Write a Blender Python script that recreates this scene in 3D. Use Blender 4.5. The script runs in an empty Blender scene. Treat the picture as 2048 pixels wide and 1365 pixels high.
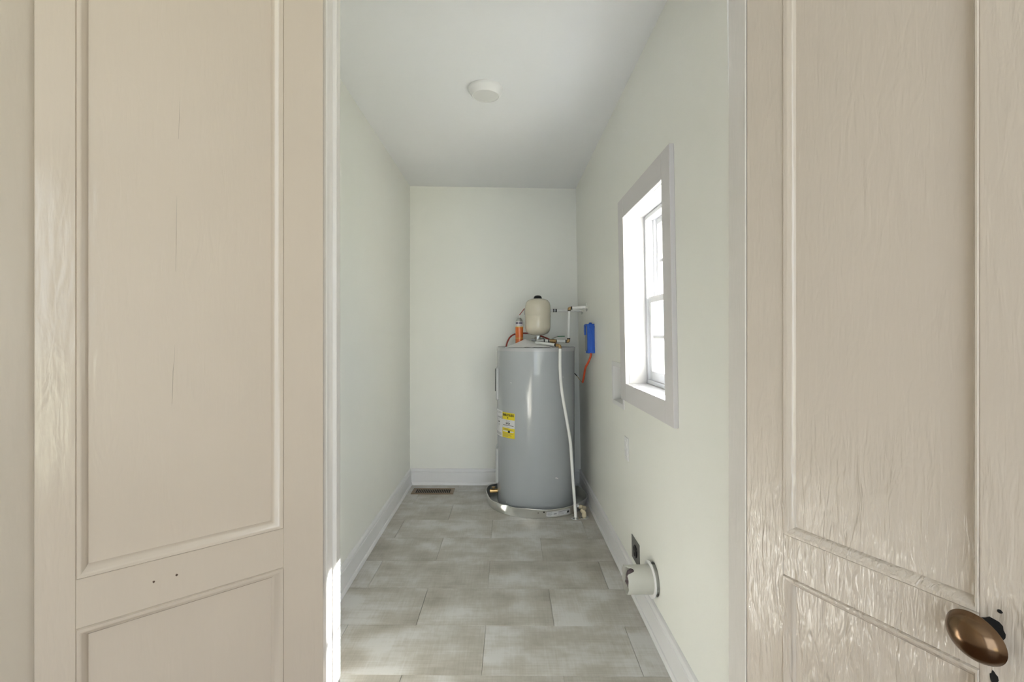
import bpy, bmesh, math, random
from mathutils import Matrix, Vector

random.seed(7)
SC = bpy.context.scene
COL = SC.collection
F, CX, CY, H = 980.0, 1011.0, 667.0, 1.27     # focal length in px, vanishing point, eye height

# ------------------------------------------------------------------ camera
cam_d = bpy.data.cameras.new('camera')
cam = bpy.data.objects.new('camera', cam_d); COL.objects.link(cam)
cam.location = (0, 0, H); cam.rotation_euler = (math.pi/2, 0, 0)
cam_d.sensor_width = 36.0; cam_d.lens = F/2048*36.0
cam_d.shift_x = (1024-CX)/2048; cam_d.shift_y = (CY-682.5)/2048
cam_d.clip_start = 0.02; cam_d.clip_end = 300
SC.camera = cam

# ------------------------------------------------------------------ sky, sun, exposure
world = bpy.data.worlds.new('sky'); SC.world = world; world.use_nodes = True
bg = world.node_tree.nodes['Background']
bg.inputs['Color'].default_value = (0.90, 0.96, 1.04, 1); bg.inputs['Strength'].default_value = 0.16
sun_d = bpy.data.lights.new('sun', 'SUN'); sun = bpy.data.objects.new('sun', sun_d); COL.objects.link(sun)
sun_d.energy = 4.0; sun_d.angle = math.radians(0.6); sun_d.color = (1.0, 0.985, 0.97)
sun.rotation_euler = Vector((-1.0, -0.555, -0.95)).to_track_quat('-Z', 'Y').to_euler()
sun.location = (4, 6, 5)

def portal(name, loc, direction, sx, sy):
    d = bpy.data.lights.new(name, 'AREA'); o = bpy.data.objects.new(name, d); COL.objects.link(o)
    d.shape = 'RECTANGLE'; d.size = sx; d.size_y = sy; d.cycles.is_portal = True
    o.location = loc; o.rotation_euler = Vector(direction).to_track_quat('-Z', 'Y').to_euler()
portal('window_daylight', (0.80, 2.13, 1.43), (-1, 0, 0), 0.68, 0.90)
HALL_W0, HALL_W1, HALL_Z0, HALL_Z1, HALL_Y = -0.70, 1.85, 0.10, 2.55, -2.2  # unseen opening behind the camera, added to bring daylight to doors and room
portal('added_hall_daylight', ((HALL_W0+HALL_W1)/2, HALL_Y-0.06, (HALL_Z0+HALL_Z1)/2), (0, 1, 0), HALL_W1-HALL_W0, HALL_Z1-HALL_Z0)

SC.view_settings.view_transform = 'Standard'; SC.view_settings.look = 'None'
SC.view_settings.gamma = 1.0; SC.view_settings.use_curve_mapping = False
SC.view_settings.exposure = 4.82

# ------------------------------------------------------------------ materials
def srgb(r, g, b):
    f = lambda c: (c/255/12.92) if c/255 <= 0.04045 else ((c/255+0.055)/1.055)**2.4
    return (f(r), f(g), f(b), 1.0)

def mat(name, col, rough=0.5, metal=0.0, var=0.0, vscale=6.0, bump=0.0, bscale=(60, 60, 60), coat=0.0, spec=0.5, bdetail=3.0, bdist=0.01):
    m = bpy.data.materials.new(name); m.use_nodes = True
    nt = m.node_tree; N = nt.nodes; L = nt.links
    p = N['Principled BSDF']
    p.inputs['Base Color'].default_value = col; p.inputs['Roughness'].default_value = rough
    p.inputs['Metallic'].default_value = metal; p.inputs['Coat Weight'].default_value = coat
    p.inputs['Specular IOR Level'].default_value = spec
    tc = N.new('ShaderNodeTexCoord')
    if var > 0:
        nz = N.new('ShaderNodeTexNoise'); nz.inputs['Scale'].default_value = vscale; nz.inputs['Detail'].default_value = 4
        L.new(tc.outputs['Object'], nz.inputs['Vector'])
        mx = N.new('ShaderNodeMix'); mx.data_type = 'RGBA'
        mx.inputs[6].default_value = tuple(c*(1-var) for c in col[:3])+(1,)
        mx.inputs[7].default_value = tuple(min(1, c*(1+var)) for c in col[:3])+(1,)
        L.new(nz.outputs['Fac'], mx.inputs[0]); L.new(mx.outputs[2], p.inputs['Base Color'])
    if bump > 0:
        mp = N.new('ShaderNodeMapping'); mp.inputs['Scale'].default_value = bscale
        L.new(tc.outputs['Object'], mp.inputs['Vector'])
        nb = N.new('ShaderNodeTexNoise'); nb.inputs['Scale'].default_value = 1.0; nb.inputs['Detail'].default_value = bdetail
        L.new(mp.outputs['Vector'], nb.inputs['Vector'])
        bp = N.new('ShaderNodeBump'); bp.inputs['Strength'].default_value = bump; bp.inputs['Distance'].default_value = bdist
        L.new(nb.outputs['Fac'], bp.inputs['Height']); L.new(bp.outputs['Normal'], p.inputs['Normal'])
    return m

M = {}
M['wall'] = mat('pale_wall_paint', (0.85, 0.855, 0.808, 1), 0.42, var=0.015, bump=0.05, bscale=(90, 90, 90))
M['ceiling'] = mat('ceiling_paint', (0.87, 0.88, 0.90, 1), 0.6, var=0.01, bump=0.04, bscale=(60, 60, 60))
M['trim'] = mat('white_trim_paint', (0.77, 0.77, 0.78, 1), 0.35, var=0.02, bump=0.03, bscale=(40, 40, 40))
M['casing'] = mat('grey_casing_paint', (0.655, 0.635, 0.645, 1), 0.4, var=0.02, bump=0.03, bscale=(40, 40, 40))
M['reveal'] = mat('pale_grey_reveal_paint', (0.56, 0.56, 0.57, 1), 0.45)
M['vinyl'] = mat('white_vinyl', (0.66, 0.67, 0.70, 1), 0.3)
M['hall'] = mat('beige_hall_paint', (0.73, 0.66, 0.575, 1), 0.4, var=0.03, vscale=3, bump=0.1, bscale=(40, 40, 12))
M['tank'] = mat('grey_tank_enamel', (0.42, 0.445, 0.465, 1), 0.16, var=0.02, vscale=3, coat=0.3, bump=0.02, bscale=(8, 8, 3))
M['tank_light'] = mat('grey_lid_enamel', (0.50, 0.51, 0.52, 1), 0.25, coat=0.2)
M['tank_panel'] = mat('grey_panel_plastic', (0.50, 0.51, 0.51, 1), 0.35)
M['pan'] = mat('galvanised_pan', (0.78, 0.78, 0.76, 1), 0.36, metal=1.0, var=0.12, vscale=14, bump=0.15, bscale=(30, 30, 30))
M['cream'] = mat('cream_enamel', (0.67, 0.62, 0.50, 1), 0.16, coat=0.4)
M['black'] = mat('black_plastic', (0.012, 0.012, 0.013, 1), 0.4)
M['pex'] = mat('white_pipe_plastic', (0.88, 0.88, 0.86, 1), 0.25, var=0.03, vscale=30)
M['pvc_cream'] = mat('cream_pipe_plastic', (0.70, 0.61, 0.43, 1), 0.4, var=0.06, vscale=30)
M['brass'] = mat('brass', (0.42, 0.27, 0.12, 1), 0.35, metal=1.0, var=0.2, vscale=60)
M['brass_bright'] = mat('bright_brass', (0.75, 0.50, 0.22, 1), 0.3, metal=1.0)
M['steel'] = mat('grey_steel', (0.45, 0.46, 0.46, 1), 0.32, metal=1.0, var=0.15, vscale=40)
M['chrome'] = mat('chrome', (0.72, 0.72, 0.70, 1), 0.15, metal=1.0)
M['paper'] = mat('white_paper', (0.86, 0.86, 0.86, 1), 0.8, var=0.05, vscale=14)
M['white_label'] = mat('white_label', (0.72, 0.72, 0.74, 1), 0.5)
M['yellow_label'] = mat('yellow_label', (0.80, 0.66, 0.03, 1), 0.45)
M['ink'] = mat('black_ink', (0.02, 0.02, 0.02, 1), 0.5)
M['grey_ink'] = mat('grey_ink', (0.30, 0.30, 0.33, 1), 0.5)
M['orange'] = mat('orange_can_paint', (0.75, 0.17, 0.035, 1), 0.25, var=0.06, vscale=30, coat=0.3)
M['can_band'] = mat('pale_can_band', (0.66, 0.64, 0.66, 1), 0.3)
M['can_ink'] = mat('purple_can_ink', (0.06, 0.04, 0.09, 1), 0.4)
M['can_yellow'] = mat('yellow_can_stripe', (0.70, 0.45, 0.05, 1), 0.3)
M['red_tube'] = mat('red_tube', (0.30, 0.035, 0.02, 1), 0.4)
M['orange_cable'] = mat('orange_cable', (0.55, 0.07, 0.02, 1), 0.4, var=0.1, vscale=60)
M['green'] = mat('green_plastic', (0.05, 0.22, 0.10, 1), 0.4)
M['blue_tape'] = mat('blue_painters_tape', (0.02, 0.11, 0.55, 1), 0.6, var=0.15, vscale=40, bump=0.3, bscale=(80, 80, 25))
M['grey_box'] = mat('grey_box_plastic', (0.36, 0.36, 0.34, 1), 0.5)
M['dark_steel'] = mat('dark_steel_plate', (0.19, 0.19, 0.18, 1), 0.42, metal=0.6, var=0.1, vscale=40)
M['socket'] = mat('black_socket', (0.006, 0.006, 0.007, 1), 0.25)
M['pvc_grey'] = mat('painted_vent_pipe', (0.52, 0.52, 0.47, 1), 0.45, var=0.05, vscale=20)
M['rag'] = mat('brown_plastic_stuffing', (0.10, 0.075, 0.08, 1), 0.35, var=0.5, vscale=40)
M['hole'] = mat('dark_cut_drywall', (0.10, 0.06, 0.04, 1), 0.9)
M['register'] = mat('bronze_register', (0.26, 0.19, 0.12, 1), 0.4, metal=0.3, var=0.1, vscale=60)
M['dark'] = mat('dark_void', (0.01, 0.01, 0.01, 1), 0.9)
M['bronze'] = mat('aged_bronze_knob', (0.18, 0.115, 0.07, 1), 0.2, metal=1.0, var=0.45, vscale=22)
M['opal'] = mat('opal_lens', (0.72, 0.72, 0.71, 1), 0.35)
M['plate'] = mat('white_wall_plate', (0.80, 0.80, 0.80, 1), 0.3)
M['bark'] = mat('grey_bark', (0.38, 0.35, 0.32, 1), 0.9, var=0.2, vscale=8)
M['lawn'] = mat('dry_winter_lawn', (0.17, 0.165, 0.12, 1), 0.95, var=0.2, vscale=2)
M['hall_floor'] = mat('dark_oak_floor', (0.22, 0.14, 0.08, 1), 0.35, var=0.15, vscale=6)
M['crack'] = mat('grey_crack', (0.30, 0.26, 0.21, 1), 0.8)
M['chip'] = mat('bare_white_chip', (0.72, 0.72, 0.70, 1), 0.6)

def door_paint(name, col, amp, low=1.0):
    """thick old gloss paint: long vertical brush ridges, drips and soft blisters"""
    m = bpy.data.materials.new(name); m.use_nodes = True
    nt = m.node_tree; N = nt.nodes; L = nt.links; p = N['Principled BSDF']
    tc = N.new('ShaderNodeTexCoord')
    def noise(scale, detail, dist=0.0):
        mp = N.new('ShaderNodeMapping'); mp.inputs['Scale'].default_value = scale
        L.new(tc.outputs['Object'], mp.inputs['Vector'])
        n = N.new('ShaderNodeTexNoise'); n.inputs['Scale'].default_value = 1; n.inputs['Detail'].default_value = detail
        n.inputs['Distortion'].default_value = dist
        L.new(mp.outputs['Vector'], n.inputs['Vector']); return n
    c = noise((5, 5, 3), 4)
    mx = N.new('ShaderNodeMix'); mx.data_type = 'RGBA'
    mx.inputs[6].default_value = tuple(x*0.97 for x in col[:3])+(1,); mx.inputs[7].default_value = tuple(x*1.03 for x in col[:3])+(1,)
    L.new(c.outputs['Fac'], mx.inputs[0]); L.new(mx.outputs[2], p.inputs['Base Color'])
    p.inputs['Roughness'].default_value = 0.16; p.inputs['Coat Weight'].default_value = 0.15
    p.inputs['Coat Roughness'].default_value = 0.12
    a = noise((110, 110, 14), 3, 0.6); b = noise((34, 34, 9), 2, 1.2); d = noise((8, 8, 5), 2)
    m1 = N.new('ShaderNodeMath'); m1.operation = 'MULTIPLY_ADD'; m1.inputs[1].default_value = 0.45
    L.new(a.outputs['Fac'], m1.inputs[0]); L.new(b.outputs['Fac'], m1.inputs[2])
    m2 = N.new('ShaderNodeMath'); m2.operation = 'MULTIPLY_ADD'; m2.inputs[1].default_value = 0.8
    L.new(d.outputs['Fac'], m2.inputs[0]); L.new(m1.outputs[0], m2.inputs[2])
    # the paint is crazed and sagging on the lower part of the leaf, smoother above, with a ragged border
    sp = N.new('ShaderNodeSeparateXYZ'); L.new(tc.outputs['Object'], sp.inputs[0])
    rg_ = noise((6, 6, 4), 3)
    zz = N.new('ShaderNodeMath'); zz.operation = 'MULTIPLY_ADD'; zz.inputs[1].default_value = 0.35; L.new(rg_.outputs['Fac'], zz.inputs[0]); L.new(sp.outputs['Z'], zz.inputs[2])
    mr = N.new('ShaderNodeMapRange'); mr.inputs[1].default_value = 1.28; mr.inputs[2].default_value = 1.05; mr.inputs[3].default_value = 1.0; mr.inputs[4].default_value = low
    L.new(zz.outputs[0], mr.inputs[0])
    m3 = N.new('ShaderNodeMath'); m3.operation = 'MULTIPLY'; L.new(m2.outputs[0], m3.inputs[0]); L.new(mr.outputs[0], m3.inputs[1])
    bp = N.new('ShaderNodeBump'); bp.inputs['Strength'].default_value = 1.0; bp.inputs['Distance'].default_value = amp
    L.new(m3.outputs[0], bp.inputs['Height']); L.new(bp.outputs['Normal'], p.inputs['Normal'])
    L.new(bp.outputs['Normal'], p.inputs['Coat Normal'])
    return m
M['door_l'] = door_paint('cream_gloss_paint_smooth', (0.62, 0.54, 0.455, 1), 0.0006)
M['door_r'] = door_paint('cream_gloss_paint_wrinkled', (0.64, 0.57, 0.495, 1), 0.0012, 5.0)
M['jamb'] = door_paint('pale_gloss_jamb_paint', (0.76, 0.73, 0.70, 1), 0.0005)

def tile_material():
    m = bpy.data.materials.new('washed_grey_tile'); m.use_nodes = True
    nt = m.node_tree; N = nt.nodes; L = nt.links; p = N['Principled BSDF']
    tc = N.new('ShaderNodeTexCoord'); oi = N.new('ShaderNodeObjectInfo')
    w = N.new('ShaderNodeMath'); w.operation = 'MULTIPLY'; w.inputs[1].default_value = 37.0
    L.new(oi.outputs['Random'], w.inputs[0])
    def noise(scale, detail, rough=0.5):
        mp = N.new('ShaderNodeMapping'); mp.inputs['Scale'].default_value = scale
        L.new(tc.outputs['Object'], mp.inputs['Vector'])
        n = N.new('ShaderNodeTexNoise'); n.noise_dimensions = '4D'
        n.inputs['Scale'].default_value = 1; n.inputs['Detail'].default_value = detail; n.inputs['Roughness'].default_value = rough
        L.new(mp.outputs['Vector'], n.inputs['Vector']); L.new(w.outputs[0], n.inputs['W']); return n
    blot = noise((4.5, 6, 1), 4, 0.55); sx = noise((5, 130, 1), 3, 0.6); sy = noise((150, 9, 1), 3, 0.6)
    add = N.new('ShaderNodeMath'); add.operation = 'MULTIPLY_ADD'; add.inputs[1].default_value = 0.22
    L.new(sx.outputs['Fac'], add.inputs[0]); L.new(blot.outputs['Fac'], add.inputs[2])
    add2 = N.new('ShaderNodeMath'); add2.operation = 'MULTIPLY_ADD'; add2.inputs[1].default_value = 0.20
    L.new(sy.outputs['Fac'], add2.inputs[0]); L.new(add.outputs[0], add2.inputs[2])
    add3 = N.new('ShaderNodeMath'); add3.operation = 'MULTIPLY_ADD'; add3.inputs[1].default_value = 0.10
    L.new(oi.outputs['Random'], add3.inputs[0]); L.new(add2.outputs[0], add3.inputs[2])
    cr = N.new('ShaderNodeValToRGB')
    cr.color_ramp.elements[0].position = 0.52; cr.color_ramp.elements[0].color = (0.335, 0.31, 0.265, 1)
    cr.color_ramp.elements[1].position = 0.90; cr.color_ramp.elements[1].color = (0.62, 0.615, 0.60, 1)
    e = cr.color_ramp.elements.new(0.72); e.color = (0.465, 0.445, 0.40, 1)
    L.new(add3.outputs[0], cr.inputs['Fac']); L.new(cr.outputs['Color'], p.inputs['Base Color'])
    p.inputs['Roughness'].default_value = 0.38
    bp = N.new('ShaderNodeBump'); bp.inputs['Strength'].default_value = 0.12; bp.inputs['Distance'].default_value = 0.002
    L.new(add2.outputs[0], bp.inputs['Height']); L.new(bp.outputs['Normal'], p.inputs['Normal'])
    return m
M['tile'] = tile_material()
M['grout'] = mat('pale_grout', (0.40, 0.39, 0.35, 1), 0.8)

def glass_material():
    m = bpy.data.materials.new('window_glass'); m.use_nodes = True
    nt = m.node_tree; N = nt.nodes; L = nt.links; N.remove(N['Principled BSDF'])
    t = N.new('ShaderNodeBsdfTransparent'); t.inputs[0].default_value = (0.96, 0.98, 0.98, 1)
    g = N.new('ShaderNodeBsdfGlossy'); g.inputs['Roughness'].default_value = 0.02
    lw = N.new('ShaderNodeLayerWeight'); lw.inputs['Blend'].default_value = 0.5
    pw = N.new('ShaderNodeMath'); pw.operation = 'POWER'; pw.inputs[1].default_value = 5; L.new(lw.outputs['Facing'], pw.inputs[0])
    fr = N.new('ShaderNodeMath'); fr.operation = 'MULTIPLY_ADD'; fr.inputs[1].default_value = 0.5; fr.inputs[2].default_value = 0.04; L.new(pw.outputs[0], fr.inputs[0])
    mx = N.new('ShaderNodeMixShader'); L.new(fr.outputs[0], mx.inputs[0]); L.new(t.outputs[0], mx.inputs[1]); L.new(g.outputs[0], mx.inputs[2])
    L.new(mx.outputs[0], N['Material Output'].inputs['Surface'])
    return m
M['glass'] = glass_material()

# ------------------------------------------------------------------ mesh helpers
def px(u, v, Z): return Vector(((u-CX)*Z/F, Z, H-(v-CY)*Z/F))

def box(bm, x0, x1, y0, y1, z0, z1, bev=0.0, mtx=None):
    r = bmesh.ops.create_cube(bm, size=1.0)
    vs = r['verts']
    for v in vs:
        v.co = Vector(((x0+x1)/2+v.co.x*(x1-x0), (y0+y1)/2+v.co.y*(y1-y0), (z0+z1)/2+v.co.z*(z1-z0)))
    if bev > 0:
        es = list({e for v in vs for e in v.link_edges})
        rb = bmesh.ops.bevel(bm, geom=es, offset=bev, segments=1, affect='EDGES')
        vs = list({v for f in rb['faces'] for v in f.verts} | {v for v in vs if v.is_valid})
    if mtx is not None:
        for v in vs: v.co = mtx @ v.co
    return vs

def BX(*a, bev=0.0, mtx=None):
    bm = bmesh.new(); box(bm, *a, bev=bev, mtx=mtx); return bm

def lathe(bm, prof, segs=32, mtx=None, cap=True):
    """prof: (radius, height) list, axis z"""
    rings = []
    for r, z in prof:
        ring = []
        for i in range(segs):
            a = 2*math.pi*i/segs
            co = Vector((r*math.cos(a), r*math.sin(a), z))
            ring.append(bm.verts.new(mtx @ co if mtx is not None else co))
        rings.append(ring)
    for a, b in zip(rings, rings[1:]):
        for i in range(segs):
            j = (i+1) % segs
            bm.faces.new((a[i], a[j], b[j], b[i]))
    if cap:
        if prof[0][0] > 1e-6: bm.faces.new(list(reversed(rings[0])))
        if prof[-1][0] > 1e-6: bm.faces.new(rings[-1])
    return bm

def smooth_path(pts, n=8):
    pts = [Vector(p) for p in pts]
    if len(pts) < 3: return pts
    P = [2*pts[0]-pts[1]]+pts+[2*pts[-1]-pts[-2]]
    out = []
    for i in range(1, len(P)-2):
        p0, p1, p2, p3 = P[i-1:i+3]
        for k in range(n):
            t = k/n
            out.append(0.5*((2*p1)+(-p0+p2)*t+(2*p0-5*p1+4*p2-p3)*t*t+(-p0+3*p1-3*p2+p3)*t**3))
    out.append(pts[-1]); return out

def tube(bm, pts, r, segs=12, caps=True):
    pts = [Vector(p) for p in pts]
    rad = r if isinstance(r, (list, tuple)) else [r]*len(pts)
    up = None; rings = []
    for i, p in enumerate(pts):
        t = (pts[min(i+1, len(pts)-1)]-pts[max(i-1, 0)]).normalized()
        if up is None:
            up = t.orthogonal().normalized()
        else:
            up = (up-t*up.dot(t)).normalized()
        s = t.cross(up)
        rings.append([bm.verts.new(p+rad[i]*(math.cos(2*math.pi*k/segs)*up+math.sin(2*math.pi*k/segs)*s)) for k in range(segs)])
    for a, b in zip(rings, rings[1:]):
        for i in range(segs):
            j = (i+1) % segs; bm.faces.new((a[i], a[j], b[j], b[i]))
    if caps:
        bm.faces.new(list(reversed(rings[0]))); bm.faces.new(rings[-1])
    return bm

def TUBE(pts, r, segs=12): return tube(bmesh.new(), pts, r, segs)
def LATHE(prof, segs=32, mtx=None, cap=True): return lathe(bmesh.new(), prof, segs, mtx, cap)
def axis_mtx(loc, direction, xdir=None):
    """matrix whose z axis points along direction"""
    z = Vector(direction).normalized()
    x = Vector(xdir) if xdir is not None else z.orthogonal()
    x = (x-z*x.dot(z)).normalized(); y = z.cross(x)
    m = Matrix((x, y, z)).transposed().to_4x4(); m.translation = Vector(loc); return m

def prism(bm, prof, y0, y1, fn):
    """extrude a closed 2D profile; fn(a, b, t) -> world point for profile coords (a, b) at t"""
    A = [bm.verts.new(fn(a, b, y0)) for a, b in prof]; B = [bm.verts.new(fn(a, b, y1)) for a, b in prof]
    n = len(prof)
    for i in range(n):
        j = (i+1) % n; bm.faces.new((A[i], A[j], B[j], B[i]))
    bm.faces.new(list(reversed(A))); bm.faces.new(B); return bm

def link(name, bm, material, parent=None, smooth=35):
    bmesh.ops.recalc_face_normals(bm, faces=bm.faces)
    me = bpy.data.meshes.new(name); bm.to_mesh(me); bm.free()
    me.materials.append(M[material])
    if smooth:
        me.polygons.foreach_set('use_smooth', [True]*len(me.polygons)); me.set_sharp_from_angle(angle=math.radians(smooth))
    o = bpy.data.objects.new(name, me); COL.objects.link(o)
    if parent is not None:
        o.parent = parent
        w = Matrix.Identity(4); q = parent
        while q is not None:
            w = q.matrix_basis @ w if q.parent is None else q.matrix_parent_inverse @ q.matrix_basis @ w; q = q.parent
        o.matrix_parent_inverse = w.inverted()
    return o

def tag(o, label, cat, group=None, kind=None):
    o['label'] = label; o['category'] = cat
    if group: o['group'] = group
    if kind: o['kind'] = kind
    return o

def thing(name, label, cat, loc=(0, 0, 0), group=None, kind=None):
    o = bpy.data.objects.new(name, None); COL.objects.link(o); o.location = loc; o.empty_display_size = 0.05
    return tag(o, label, cat, group, kind)

def text_bm(body, size, fn, width=None, bold=0.0):
    """lettering as flat mesh; fn(x, y) -> world point, x centred"""
    c = bpy.data.curves.new('lettering', 'FONT'); c.body = body; c.size = size; c.align_x = 'CENTER'; c.align_y = 'CENTER'
    c.offset = bold; c.resolution_u = 3
    o = bpy.data.objects.new('lettering', c); COL.objects.link(o)
    dg = bpy.context.evaluated_depsgraph_get(); me = bpy.data.meshes.new_from_object(o.evaluated_get(dg))
    bpy.data.objects.remove(o); bpy.data.curves.remove(c)
    bm = bmesh.new(); bm.from_mesh(me); bpy.data.meshes.remove(me)
    xs = [v.co.x for v in bm.verts]
    k = 1.0 if width is None else width/(max(xs)-min(xs))
    for v in bm.verts: v.co = fn(v.co.x*k, v.co.y)
    return bm

def boolean_cut(o, cutters):
    for c in cutters:
        md = o.modifiers.new('cut', 'BOOLEAN'); md.operation = 'DIFFERENCE'; md.object = c; md.solver = 'EXACT'
    dg = bpy.context.evaluated_depsgraph_get(); dg.update()
    me = bpy.data.meshes.new_from_object(o.evaluated_get(dg))
    o.modifiers.clear(); old = o.data; o.data = me; bpy.data.meshes.remove(old)
    for c in cutters:
        d = c.data; bpy.data.objects.remove(c); bpy.data.meshes.remove(d)

# ------------------------------------------------------------------ room shell
LEAN = math.atan(0.018)
XW = 0.632                                   # right wall at the floor; it leans in by 18 mm per metre
XL = -0.803
WR = Matrix.Translation((XW, 0, 0)) @ Matrix.Rotation(-LEAN, 4, 'Y')   # right wall frame: x into the wall, y depth, z up
def ceil_z(x): return 2.508-0.0197*(x+0.8)
def back_y(x): return 4.118-0.011*(x+0.8)
Y0 = 1.25                                    # hall side of the doorway wall
Y1 = 1.315                                   # utility room side

# floor
floor = tag(link('floor', BX(-0.95, 0.80, Y0, 4.25, -0.10, -0.0045), 'grout', smooth=0),
            'grey washed plank tile floor of the narrow utility room', 'floor', kind='structure')
TROT = Matrix.Rotation(-0.0115, 4, 'Z')
GAP = 0.0016; TH = 0.0045
tile_cache = {}
def add_tile(x0, x1, y0, y1):
    # the unrotated extent, cut to the room with a little cover behind the baseboards
    lo, hi = XL-0.005, XW-0.002
    x0c, x1c = max(x0, lo), min(x1, hi)
    y0c, y1c = max(y0, Y0+0.005), min(y1, 4.13)
    if x1c-x0c < 0.02 or y1c-y0c < 0.02: return
    w, d = round(x1c-x0c-GAP, 4), round(y1c-y0c-GAP, 4)
    if (w, d) not in tile_cache:
        bm = BX(-w/2, w/2, -d/2, d/2, -TH, 0, bev=0.0006)
        o = link('tile', bm, 'tile', floor, smooth=0); tile_cache[(w, d)] = o.data
    else:
        o = bpy.data.objects.new('tile', tile_cache[(w, d)]); COL.objects.link(o); o.parent = floor
    c = TROT @ Vector(((x0c+x1c)/2, 0, 0))
    o.location = (c.x, (y0c+y1c)/2+c.y, random.uniform(-0.0003, 0.0002)); o.rotation_euler = (0, 0, -0.0115)
rows = [(1.217, 1.517, 0), (1.517, 1.817, 1), (1.817, 2.127, 0), (2.127, 2.436, 1), (2.436, 2.729, 0), (2.729, 3.036, 1), (3.036, 3.328, 0), (3.328, 3.629, 1), (3.629, 3.929, 0), (3.929, 4.229, 1)]
for y0, y1, k in rows:
    off = -0.087 if k == 0 else 0.213
    for i in range(-3, 4): add_tile(off+0.6*i, off+0.6*(i+1), y0, y1)

# left wall, back wall, ceiling
tag(link('wall_left', BX(XL-0.12, XL, Y1, 4.25, -0.1, 2.62), 'wall'), 'pale wall opposite the small window', 'wall', kind='structure')
bm = bmesh.new()
vs = [bm.verts.new((x, y, z)) for z in (-0.1, 2.62) for x, y in ((-0.80-0.05, back_y(-0.85)), (0.80, back_y(0.80)), (0.80, 4.26), (-0.85, 4.26))]
for f in ((0, 1, 2, 3), (4, 5, 6, 7), (0, 1, 5, 4), (1, 2, 6, 5), (2, 3, 7, 6), (3, 0, 4, 7)): bm.faces.new([vs[i] for i in f])
tag(link('wall_back', bm, 'wall'), 'pale end wall behind the water heater', 'wall', kind='structure')
bm = bmesh.new()
vs = []
for dz in (0, 0.14):
    for x, y in ((-0.93, Y1-0.02), (0.80, Y1-0.02), (0.80, 4.26), (-0.93, 4.26)): vs.append(bm.verts.new((x, y, ceil_z(x)+dz)))
for f in ((0, 1, 2, 3), (4, 5, 6, 7), (0, 1, 5, 4), (1, 2, 6, 5), (2, 3, 7, 6), (3, 0, 4, 7)): bm.faces.new([vs[i] for i in f])
tag(link('ceiling', bm, 'ceiling'), 'smooth white ceiling of the utility room', 'ceiling', kind='structure')

# right wall with window opening, laundry box recess and vent hole
WO = (1.83, 2.43, 1.02, 1.845)               # clear opening inside the reveal boards: depth, height
LN = 0.012
bm = BX(0, 0.17, Y1-0.002, 4.26, -0.12, 2.64, mtx=WR)
wall_right = tag(link('wall_right', bm, 'wall', smooth=0), 'pale wall with the small window and laundry hookups', 'wall', kind='structure')
VENT = WR @ Vector((0, 2.06, 0.236))
c1 = link('cutter', LATHE([(0.067, -0.05), (0.067, 0.12)], 40, axis_mtx(VENT, WR.to_3x3() @ Vector((1, 0, 0)))), 'hole')
LB = (2.550, 2.785, 0.892, 1.094)            # laundry box recess
c2 = link('cutter', BX(-0.05, 0.085, LB[0], LB[1], LB[2], LB[3], mtx=WR), 'hole')
c3 = link('cutter', BX(-0.1, 0.3, WO[0]-LN, WO[1]+LN, WO[2]-LN, WO[3]+LN, mtx=WR), 'hole')
boolean_cut(wall_right, [c1, c2, c3])

# doorway wall and hall shell
OL, OR, OT = -0.454, 0.598, 2.32             # clear opening
bm = bmesh.new()
box(bm, -0.97, OL-0.02, Y0, Y1, -0.1, 2.75)
box(bm, OR+0.035, 2.12, Y0, Y1, -0.1, 2.75)
box(bm, OL-0.02, OR+0.035, Y0, Y1, OT+0.02, 2.75)
tag(link('wall_front', bm, 'hall', smooth=0), 'cream painted wall around the double doorway', 'wall', kind='structure')
tag(link('wall_hall_left', BX(-0.97, -0.852, -2.3, Y0, -0.1, 2.75, bev=0.0), 'hall'), 'cream painted hall wall that the smooth door leans against', 'wall', kind='structure')
tag(link('wall_hall_right', BX(2.0, 2.12, -2.3, Y0, -0.1, 2.75), 'hall'), 'cream painted hall wall beyond the door with the knob', 'wall', kind='structure')
bm = bmesh.new()
box(bm, -0.97, HALL_W0, HALL_Y-0.1, HALL_Y, -0.1, 2.75); box(bm, HALL_W1, 2.12, HALL_Y-0.1, HALL_Y, -0.1, 2.75)
box(bm, HALL_W0, HALL_W1, HALL_Y-0.1, HALL_Y, -0.1, HALL_Z0); box(bm, HALL_W0, HALL_W1, HALL_Y-0.1, HALL_Y, HALL_Z1, 2.75)
tag(link('wall_hall_back', bm, 'hall', smooth=0), 'unseen cream hall wall with a tall glazed opening added for daylight, behind the viewer', 'wall', kind='structure')
tag(link('ceiling_hall', BX(-0.97, 2.12, -2.3, Y1+0.01, 2.70, 2.82), 'ceiling'), 'white hall ceiling', 'ceiling', kind='structure')
tag(link('floor_hall', BX(-0.97, 2.12, -2.3, Y0, -0.1, 0.0), 'hall_floor'), 'dark hall floor in front of the double doors', 'floor', kind='structure')
w2 = thing('added_hall_opening', 'tall white glazed opening added in the unseen hall end wall to let daylight in', 'window', ((HALL_W0+HALL_W1)/2, HALL_Y, HALL_Z0), kind='structure')  # made-up glazing, sized for the daylight it lets into the hall
for a in ((HALL_W0, HALL_W0+0.05, HALL_Z0, HALL_Z1), (HALL_W1-0.05, HALL_W1, HALL_Z0, HALL_Z1), (HALL_W0+0.05, HALL_W1-0.05, HALL_Z0, HALL_Z0+0.05), (HALL_W0+0.05, HALL_W1-0.05, HALL_Z1-0.05, HALL_Z1)):
    link('window_frame', BX(a[0], a[1], HALL_Y-0.08, HALL_Y-0.02, a[2], a[3], bev=0.004), 'vinyl', w2)
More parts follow.
